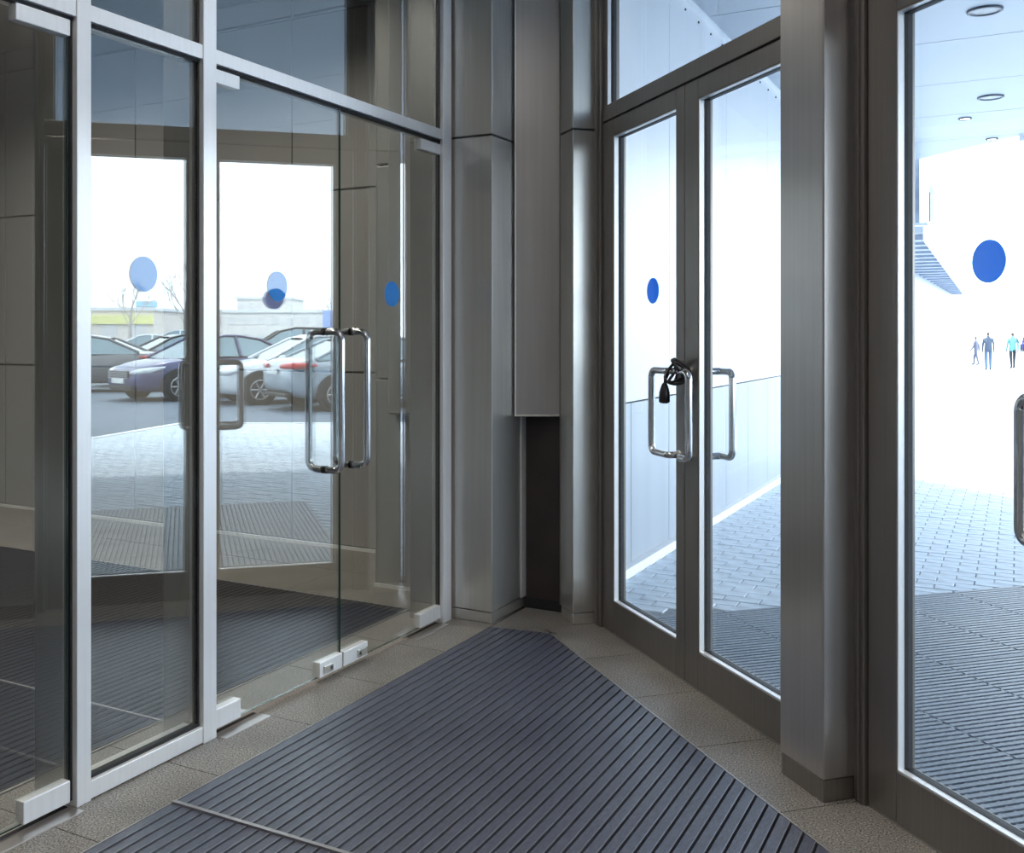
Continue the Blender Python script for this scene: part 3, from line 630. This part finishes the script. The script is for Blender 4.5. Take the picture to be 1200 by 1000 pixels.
bag = thing('shoulder_bag', (2.75, 50.5, 0.9), 'dark blue shoulder bag carried by the person in cyan', 'bag')
obj('pouch', MB().box(2.66, 2.92, 50.42, 50.56, 0.72, 1.05, bev=0.04), 'bag_blue', bag); obj('strap', MB().tube([(2.66, 50.5, 1.04), (2.50, 50.45, 1.38), (2.42, 50.5, 1.42)], 0.02, 6), 'bag_blue', bag)
person((2.98, 50.0, -0.025), 1.7, 0.2, 'coat_purple', 'jeans_blue', 'person in purple coat at the right edge', 0.12, 0.35)

# ------------------------------------------------------------------ cars
for n_, c in (('paint_blue', (0.055, 0.06, 0.16)), ('paint_white', (0.80, 0.84, 0.88)), ('paint_silver', (0.36, 0.42, 0.48)), ('paint_black', (0.02, 0.024, 0.035)), ('paint_grey', (0.14, 0.15, 0.17))):
    plain(n_, c, 0.28, 0.25 if n_ != 'paint_white' else 0.0, 0.03, 2, coat=0.6)
plain('car_glass', (0.20, 0.27, 0.31), 0.06, 0.7, 0.1, 2, spec=0.8); plain('tyre', (0.02, 0.02, 0.022), 0.8); plain('rim', (0.5, 0.5, 0.52), 0.3, 0.8)
plain('light_clear', (0.75, 0.78, 0.82), 0.12); plain('light_red', (0.55, 0.03, 0.04), 0.15, coat=0.5); plain('plate_white', (0.8, 0.8, 0.78), 0.5); plain('trim_black', (0.025, 0.025, 0.028), 0.5)
def lerp(tab, x):
    for (xa, va), (xb, vb) in zip(tab[:-1], tab[1:]):
        if x <= xb: q = (x - xa) / (xb - xa) if xb > xa else 0; return va + (vb - va) * max(0, min(1, q))
    return tab[-1][1]
def car_meshes(kind):
    """x forward, y left, z up; origin on the ground under the middle"""
    suv = kind == 'suv'; hz = 0.12 if suv else 0.0
    deck = [(-2.36, .74), (-2.28, .97), (-2.0, 1.02), (-1.55, 1.04), (-0.6, .97), (0.75, .95), (1.15, .945), (1.8, .86), (2.18, .74), (2.36, .58)]
    if suv: deck = [(-2.30, .9), (-2.22, 1.05), (-1.5, 1.08), (0.8, 1.05), (1.3, 1.04), (1.9, .97), (2.2, .84), (2.34, .66)]
    half = [(-2.36, .62), (-2.2, .80), (-1.5, .90), (0, .92), (1.4, .90), (2.0, .82), (2.25, .68), (2.36, .52)]
    low = [(-2.36, .46), (-2.2, .30), (-1.9, .22), (1.9, .20), (2.2, .24), (2.36, .36)]
    X = [-2.36, -2.31, -2.22, -2.05, -1.8, -1.5, -1.1, -.6, 0, .5, .9, 1.2, 1.5, 1.8, 2.05, 2.22, 2.32, 2.36]
    rings = []
    for x in X:
        zt, wd, zl = lerp(deck, x) + hz * .5, lerp(half, x), lerp(low, x) + hz; zm = zl + (zt - zl) * .55
        h_ = [(0, zl), (wd * .86, zl), (wd * .97, zl + .06), (wd * 1.0, zm), (wd * .985, zm + .03), (wd * .95, zt - .05), (wd * .86, zt), (wd * .45, zt + .018), (0, zt + .022)]
        ring = [(x, y, z) for y, z in h_] + [(x, -y, z) for y, z in h_[-2:0:-1]]; rings.append(ring)
    body = MB(); n = len(rings[0]); V = [p for r in rings for p in r]; F = []
    for i in range(len(X) - 1):
        for q in range(n): F.append((i * n + q, (i + 1) * n + q, (i + 1) * n + (q + 1) % n, i * n + (q + 1) % n))
    F += [tuple(range(n)), tuple(range((len(X) - 1) * n + n - 1, (len(X) - 1) * n - 1, -1))]
    body.add(V, [f[::-1] for f in F], 0, True)
    b0 = (-1.72, 1.02, 1.28) if not suv else (-2.1, 1.06, 1.25)          # glasshouse: rear base, roof line, front base
    if suv: prof = [(-2.14, 1.10, 0), (-1.85, 1.58, 1), (-1.0, 1.66, 1), (-.1, 1.68, 1), (.35, 1.58, 1), (1.12, 1.09, 0)]
    else: prof = [(-1.78, 1.03, 0), (-1.0, 1.37, 1), (-.45, 1.455, 1), (.0, 1.46, 1), (.30, 1.39, 1), (1.18, .955, 0)]
    wb_, wr_ = .83, (.60 if not suv else .66)
    roof = MB(); sideL = []; top = [(x, z) for x, z, _ in prof]
    cg = MB()
    zr0 = 1.0 if not suv else 1.08
    def P(x, z, sg, inset=0.0):
        q = (z - zr0) / (1.46 - zr0) if not suv else (z - zr0) / (1.68 - zr0); q = max(0, min(1, q)); return (x, sg * (wb_ + (wr_ - wb_) * q - inset), z)
    parts = {}
    m_ = len(prof)
    def quad(a_, b_, z_off=0.0, ins=0.0): return [P(a_[0], a_[1] + z_off, 1, ins), P(b_[0], b_[1] + z_off, 1, ins), P(b_[0], b_[1] + z_off, -1, ins), P(a_[0], a_[1] + z_off, -1, ins)]
    parts['rear_window'] = MB().add(quad(prof[0], prof[1], -.004), [(3, 2, 1, 0)])
    parts['windscreen'] = MB().add(quad(prof[m_ - 2], prof[m_ - 1], -.004), [(3, 2, 1, 0)])
    rf = MB(); V = []
    for a_ in prof[1:m_ - 1]:
        l = P(a_[0], a_[1], 1); r = P(a_[0], a_[1], -1); V += [l, (a_[0], .3, a_[1] + .03), (a_[0], -.3, a_[1] + .03), r]
    F = []
    for i in range(m_ - 3):
        for q in range(3): F.append((i * 4 + q, i * 4 + q + 1, (i + 1) * 4 + q + 1, (i + 1) * 4 + q))
    rf.add(V, [f[::-1] for f in F], 0, True)
    zb = zr0 - .02
    for sg in (1, -1):
        for a_, b_ in ((prof[0], prof[1]), (prof[m_ - 2], prof[m_ - 1])):                       # A and C pillars
            p, q = Vector(P(a_[0], a_[1], sg)), Vector(P(b_[0], b_[1], sg)); rf.tube([p, q], .035, 6)
        for a_, b_ in zip(prof[1:m_ - 2], prof[2:m_ - 1]): rf.tube([P(a_[0], a_[1], sg), P(b_[0], b_[1], sg)], .03, 6)
        rf.tube([P(-.32, zb, sg), P(-.32, prof[2][1] - .01, sg)], .04, 6)
    parts['roof'] = rf
    for sg, nm in ((1, 'side_window'), (-1, 'side_window ')):
        poly = [P(x, z - .012, sg, .012) for x, z, _ in prof]
        base = [P(prof[-1][0] - .05, zb, sg, .012), P(prof[0][0] + .05, zb, sg, .012)]
        f = tuple(range(len(poly) + 2)); parts[nm] = MB().add(poly + base, [f if sg < 0 else f[::-1]])
    wheels = []
    for xw in (1.40, -1.40):
        for sg in (1, -1):
            yw = sg * .825; t = MB(); prof_t = [(.20, .10), (.29, .10), (.325, .07), (.325, -.07), (.29, -.10), (.20, -.10)]; V = []; F = []; seg = 22
            for r, dy in prof_t:
                for k_ in range(seg): V.append((xw + r * math.cos(6.2832 * k_ / seg), yw + dy, .325 + r * math.sin(6.2832 * k_ / seg)))
            for i in range(5):
                for k_ in range(seg): F.append((i * seg + k_, i * seg + (k_ + 1) % seg, (i + 1) * seg + (k_ + 1) % seg, (i + 1) * seg + k_))
            t.add(V, F, 0, True); t.disc((xw, yw, .325), (0, 1, 0), .2, .10, seg, 0)
            rm = MB()
            for q in range(6):
                an = 6.2832 * q / 6; rm.tube([(xw + .03 * math.cos(an), yw + sg * .095, .325 + .03 * math.sin(an)), (xw + .2 * math.cos(an), yw + sg * .10, .325 + .2 * math.sin(an))], .022, 6)
            ringp = [(xw + .205 * math.cos(6.2832 * q / 20), yw + sg * .098, .325 + .205 * math.sin(6.2832 * q / 20)) for q in range(21)]
            rm.tube(ringp, .014, 6, 0, False); rm.disc((xw, yw + sg * .1, .325), (0, 1, 0), .045, .03, 12)
            ar = MB(); V = []; F = []                          # dark wheel arch
            for r in (.30, .40):
                for k_ in range(13): an = math.pi * (k_ / 12) * 1.16 - .25; V.append((xw + r * math.cos(an), sg * .925, .335 + hz * .5 + r * math.sin(an)))
            for k_ in range(12): F.append((k_, k_ + 1, 13 + k_ + 1, 13 + k_))
            V2 = [(x, sg * .80, z) for x, y, z in V]; ar.add(V + V2, F + [tuple(26 + i for i in f) for f in F] + [(13 + k_, 13 + k_ + 1, 39 + k_ + 1, 39 + k_) for k_ in range(12)])
            ar.disc((xw, sg * .855, .335 + hz * .5), (0, 1, 0), .375, .09, 24)
            wheels.append((t, rm, ar))
    lights = []
    for sg in (1, -1):
        lights.append(('headlamp', 'light_clear', MB().tube([(2.30, sg * .40, .63 + hz), (2.22, sg * .58, .66 + hz), (2.02, sg * .76, .70 + hz), (1.72, sg * .88, .76 + hz)], .06, 8, radii=[.045, .065, .07, .02])))
        lights.append(('tail_lamp', 'light_red', MB().tube([(-2.33, sg * .36, .87), (-2.29, sg * .56, .88), (-2.20, sg * .74, .89)], .06, 8, radii=[.045, .065, .07])))
        lights.append(('tail_lamp_side', 'light_red', MB().tube([(-2.20, sg * .74, .89), (-2.02, sg * .85, .895), (-1.80, sg * .895, .90)], .06, 8, radii=[.07, .06, .02])))
        lights.append(('wing_mirror', 'BODY', MB().box(.84, 1.0, .90 if sg > 0 else -1.08, 1.08 if sg > 0 else -.90, .93 + hz, 1.05 + hz, bev=.035)))
        lights.append(('fog_lamp', 'light_clear', MB().box(2.16, 2.24, .52 if sg > 0 else -.66, .66 if sg > 0 else -.52, .38, .44, bev=.015)))
        lights.append(('door_handle', 'BODY', MB().box(.22, .40, .905 if sg > 0 else -.925, .925 if sg > 0 else -.905, .79, .82)))
    lights += [('grille', 'trim_black', MB().box(2.27, 2.375, -.42, .42, .52 + hz * .5, .68 + hz * .5, bev=.02)), *[('grille_bar', 'rim', MB().box(2.37, 2.388, -.43, .43, q + hz * .5, q + .014 + hz * .5)) for q in (.52, .56, .60, .64, .68)], ('lower_grille', 'trim_black', MB().box(2.20, 2.345, -.5, .5, .27, .36, bev=.02)),
               ('number_plate', 'plate_white', MB().box(2.36, 2.39, -.26, .26, .41, .52)), ('number_plate', 'plate_white', MB().box(-2.39, -2.355, -.26, .26, .72, .83)), ('rear_bumper', 'trim_black', MB().box(-2.35, -2.2, -.6, .6, .28, .36, bev=.02))]
    return body, parts, wheels, lights
CARCACHE = {}
def car(kind, paint, loc, rz, label):
    root = thing('car', (loc[0], loc[1], -0.014), label, 'car', 'cars in the car park')
    zero = {}
    body, parts, wheels, lights = car_meshes(kind)
    def L(name, mb, mat, parent):
        me = bpy.data.meshes.new(name); me.from_pydata(mb.v, [], mb.f); me.materials.append(M[mat]); me.polygons.foreach_set('use_smooth', mb.sm); me.update()
        o = bpy.data.objects.new(name, me); return link(o, parent)
    bo = L('body', body, paint, root); bo.modifiers.new('sub', 'SUBSURF').levels = 1; bo.modifiers['sub'].render_levels = 1
    for nm, mb in parts.items(): L(nm.strip(), mb, paint if nm == 'roof' else 'car_glass', root)
    for t, rm, ar in wheels:
        wo = L('wheel', t, 'tyre', root); L('rim', rm, 'rim', wo); L('wheel_arch', ar, 'trim_black', root)
    for nm, mt, mb in lights: L(nm.replace('_side', ''), mb, paint if mt == 'BODY' else mt, root)
    root.rotation_euler = (0, 0, rz)
    return root
RX, RY = (math.cos(YAW), math.sin(YAW)), (-math.sin(YAW), math.cos(YAW))
def lot(cx, cz):                                               # car park place given across / along the mirrored view axis
    X = CAM_X + RX[0] * cx + RY[0] * cz; Y = RX[1] * cx + RY[1] * cz; return (-X - 0.04, Y)
def lot_heading(hx, hz):
    X = RX[0] * hx + RY[0] * hz; Y = RX[1] * hx + RY[1] * hz; return math.atan2(Y, -X)
def facing(a): a = math.radians(a); return lot_heading(-math.sin(a), -math.cos(a))
car('sedan', 'paint_blue', lot(-6.35, 24.2), facing(42), 'dark blue sedan parked nose out in the car park')
car('sedan', 'paint_white', lot(-3.70, 22.75), facing(62), 'white car between blue and silver sedans in the car park')
car('sedan', 'paint_silver', lot(-1.95, 21.15), facing(58 + 180), 'silver grey sedan seen from behind with red tail lamps')
car('sedan', 'paint_grey', lot(-10.6, 26.6), facing(80), 'dark grey sedan beyond the nose of the blue car')
car('sedan', 'paint_black', lot(-9.0, 30.2), facing(55), 'black sedan behind the blue car in second row')
car('suv', 'paint_black', lot(-5.4, 29.6), facing(75), 'tall black off-road car behind the white and silver cars')
car('sedan', 'paint_black', lot(-8.2, 33.6), facing(250), 'black sedan in the third row, partly hidden')
car('sedan', 'paint_white', lot(-14.5, 44), facing(70), 'small distant white car at left of the car park')
car('sedan', 'paint_silver', lot(-9.2, 47), facing(80), 'small distant silver car behind the dark ones')
car('suv', 'paint_white', lot(-16.5, 56), facing(95), 'small distant white van-like car at the far row')
car('sedan', 'paint_grey', lot(-7.5, 58), facing(85), 'small distant grey car in the far row')

# ------------------------------------------------------------------ beyond the car park: buildings, signs, trees
plain('facade_beige_hazed', (0.88, 0.84, 0.80), 0.8); plain('facade_rose_hazed', (0.86, 0.78, 0.72), 0.8); plain('facade_window_hazed', (0.76, 0.74, 0.74), 0.3); plain('yellow_band', (0.95, 0.88, 0.40), 0.6); plain('sign_blue', (0.30, 0.42, 0.75), 0.4); plain('sign_cyan', (0.35, 0.62, 0.80), 0.4); plain('bark', (0.55, 0.50, 0.46), 0.9)  # facade colours paled to carry the wash of distant haze
def building(cx, cz, wid, dep, hgt, rows, cols, mat, label, band=None):
    x, y = lot(cx, cz); rz = lot_heading(1, 0)
    c_r, s_r = math.cos(rz), math.sin(rz)
    def BF(a_, b_, z): return (x + a_ * c_r - b_ * s_r, y + a_ * s_r + b_ * c_r, z)
    t = thing('building', (x, y, 0), label, 'building')
    obj('walls', MB().box(-wid / 2, wid / 2, -dep / 2, dep / 2, 0, hgt, 0, BF), mat, t); obj('roof', MB().box(-wid / 2 - .3, wid / 2 + .3, -dep / 2 - .3, dep / 2 + .3, hgt, hgt + .35, 0, BF), 'kerb', t)
    fy = [-dep / 2, dep / 2]; v0 = Vector(BF(0, fy[0], 0)).xy.length; v1 = Vector(BF(0, fy[1], 0)).xy.length; f = fy[0] if v0 < v1 else fy[1]; sg = -1 if f < 0 else 1
    for r in range(rows):
        for c in range(cols):
            xa = -wid / 2 + wid * (c + .25) / cols; xb = -wid / 2 + wid * (c + .75) / cols; za = hgt * (r + .3) / rows; zb = hgt * (r + .75) / rows
            obj('window', MB().box(xa, xb, min(f, f + sg * .08), max(f, f + sg * .08), za, zb, 0, BF), 'facade_window_hazed', t)
    if band: obj('sign_band', MB().box(-wid / 2, wid / 2, min(f, f + sg * .3), max(f, f + sg * .3), hgt - 1.4, hgt - .5, 0, BF), band, t)
building(-45, 112, 22, 12, 3.9, 1, 7, 'facade_rose_hazed', 'low rose beige shop building with yellow band, far beyond the cars', 'yellow_band')
building(-25, 126, 14, 10, 4.0, 2, 8, 'facade_beige_hazed', 'two storey beige building behind the car park')
building(-31, 152, 8, 10, 6.5, 3, 6, 'facade_beige_hazed', 'tallest pale beige block far behind the car park')
x, y = lot(-10.8, 74)
sg_ = thing('pylon_sign', (x, y, 0), 'slim blue pylon sign on a post beyond the silver car', 'sign')
obj('post', MB().box(x - .08, x + .08, y - .08, y + .08, 0, 1.2), 'pale_grey_metal', sg_); obj('board', MB().box(x - .35, x + .35, y - .35, y + .35, 1.2, 3.2, bev=.05), 'sign_blue', sg_)
x, y = lot(-40, 122)
sg_ = thing('roof_sign', (x, y, 3.9), 'pale cyan sign board above the low shop building', 'sign')
obj('board', MB().box(x - .9, x + .9, y - .9, y + .9, 4.7, 5.4, bev=.05), 'sign_cyan', sg_); obj('post', MB().box(x - .15, x + .15, y - .15, y + .15, 0, 4.7), 'pale_grey_metal', sg_)
def tree(cx, cz, hgt, label):
    x, y = lot(cx, cz); t = thing('bare_tree', (x, y, 0), label, 'tree', 'bare trees beyond the car park'); mb = MB(); tk = MB()
    tk.tube([(x, y, 0), (x + .1, y, hgt * .3), (x, y + .1, hgt * .55)], .18, 7, radii=[.22, .16, .1]); obj('trunk', tk, 'bark', t)
    def br(p, d_, L, r, dep):
        q = p + d_ * L; mb.tube([p, q], r, 5, 0, False, [r, r * .6])
        if dep:
            for _ in range(3): br(q, (d_ + Vector((random.uniform(-.7, .7), random.uniform(-.7, .7), random.uniform(-.1, .5)))).normalized(), L * .7, r * .6, dep - 1)
    for i in range(5): br(Vector((x, y, hgt * (.28 + .06 * i))), Vector((math.cos(i * 2.4) * .6, math.sin(i * 2.4) * .6, .8)).normalized(), hgt * .2, .07, 3)
    obj('branches', mb, 'bark', t)
tree(-26, 90, 8.0, 'bare tree behind the cars, left of the beige building'); tree(-33, 96, 7.0, 'smaller bare tree behind the far left cars'); tree(-14, 100, 6.0, 'bare tree beside the blue pylon sign')
bpy.context.view_layer.update()
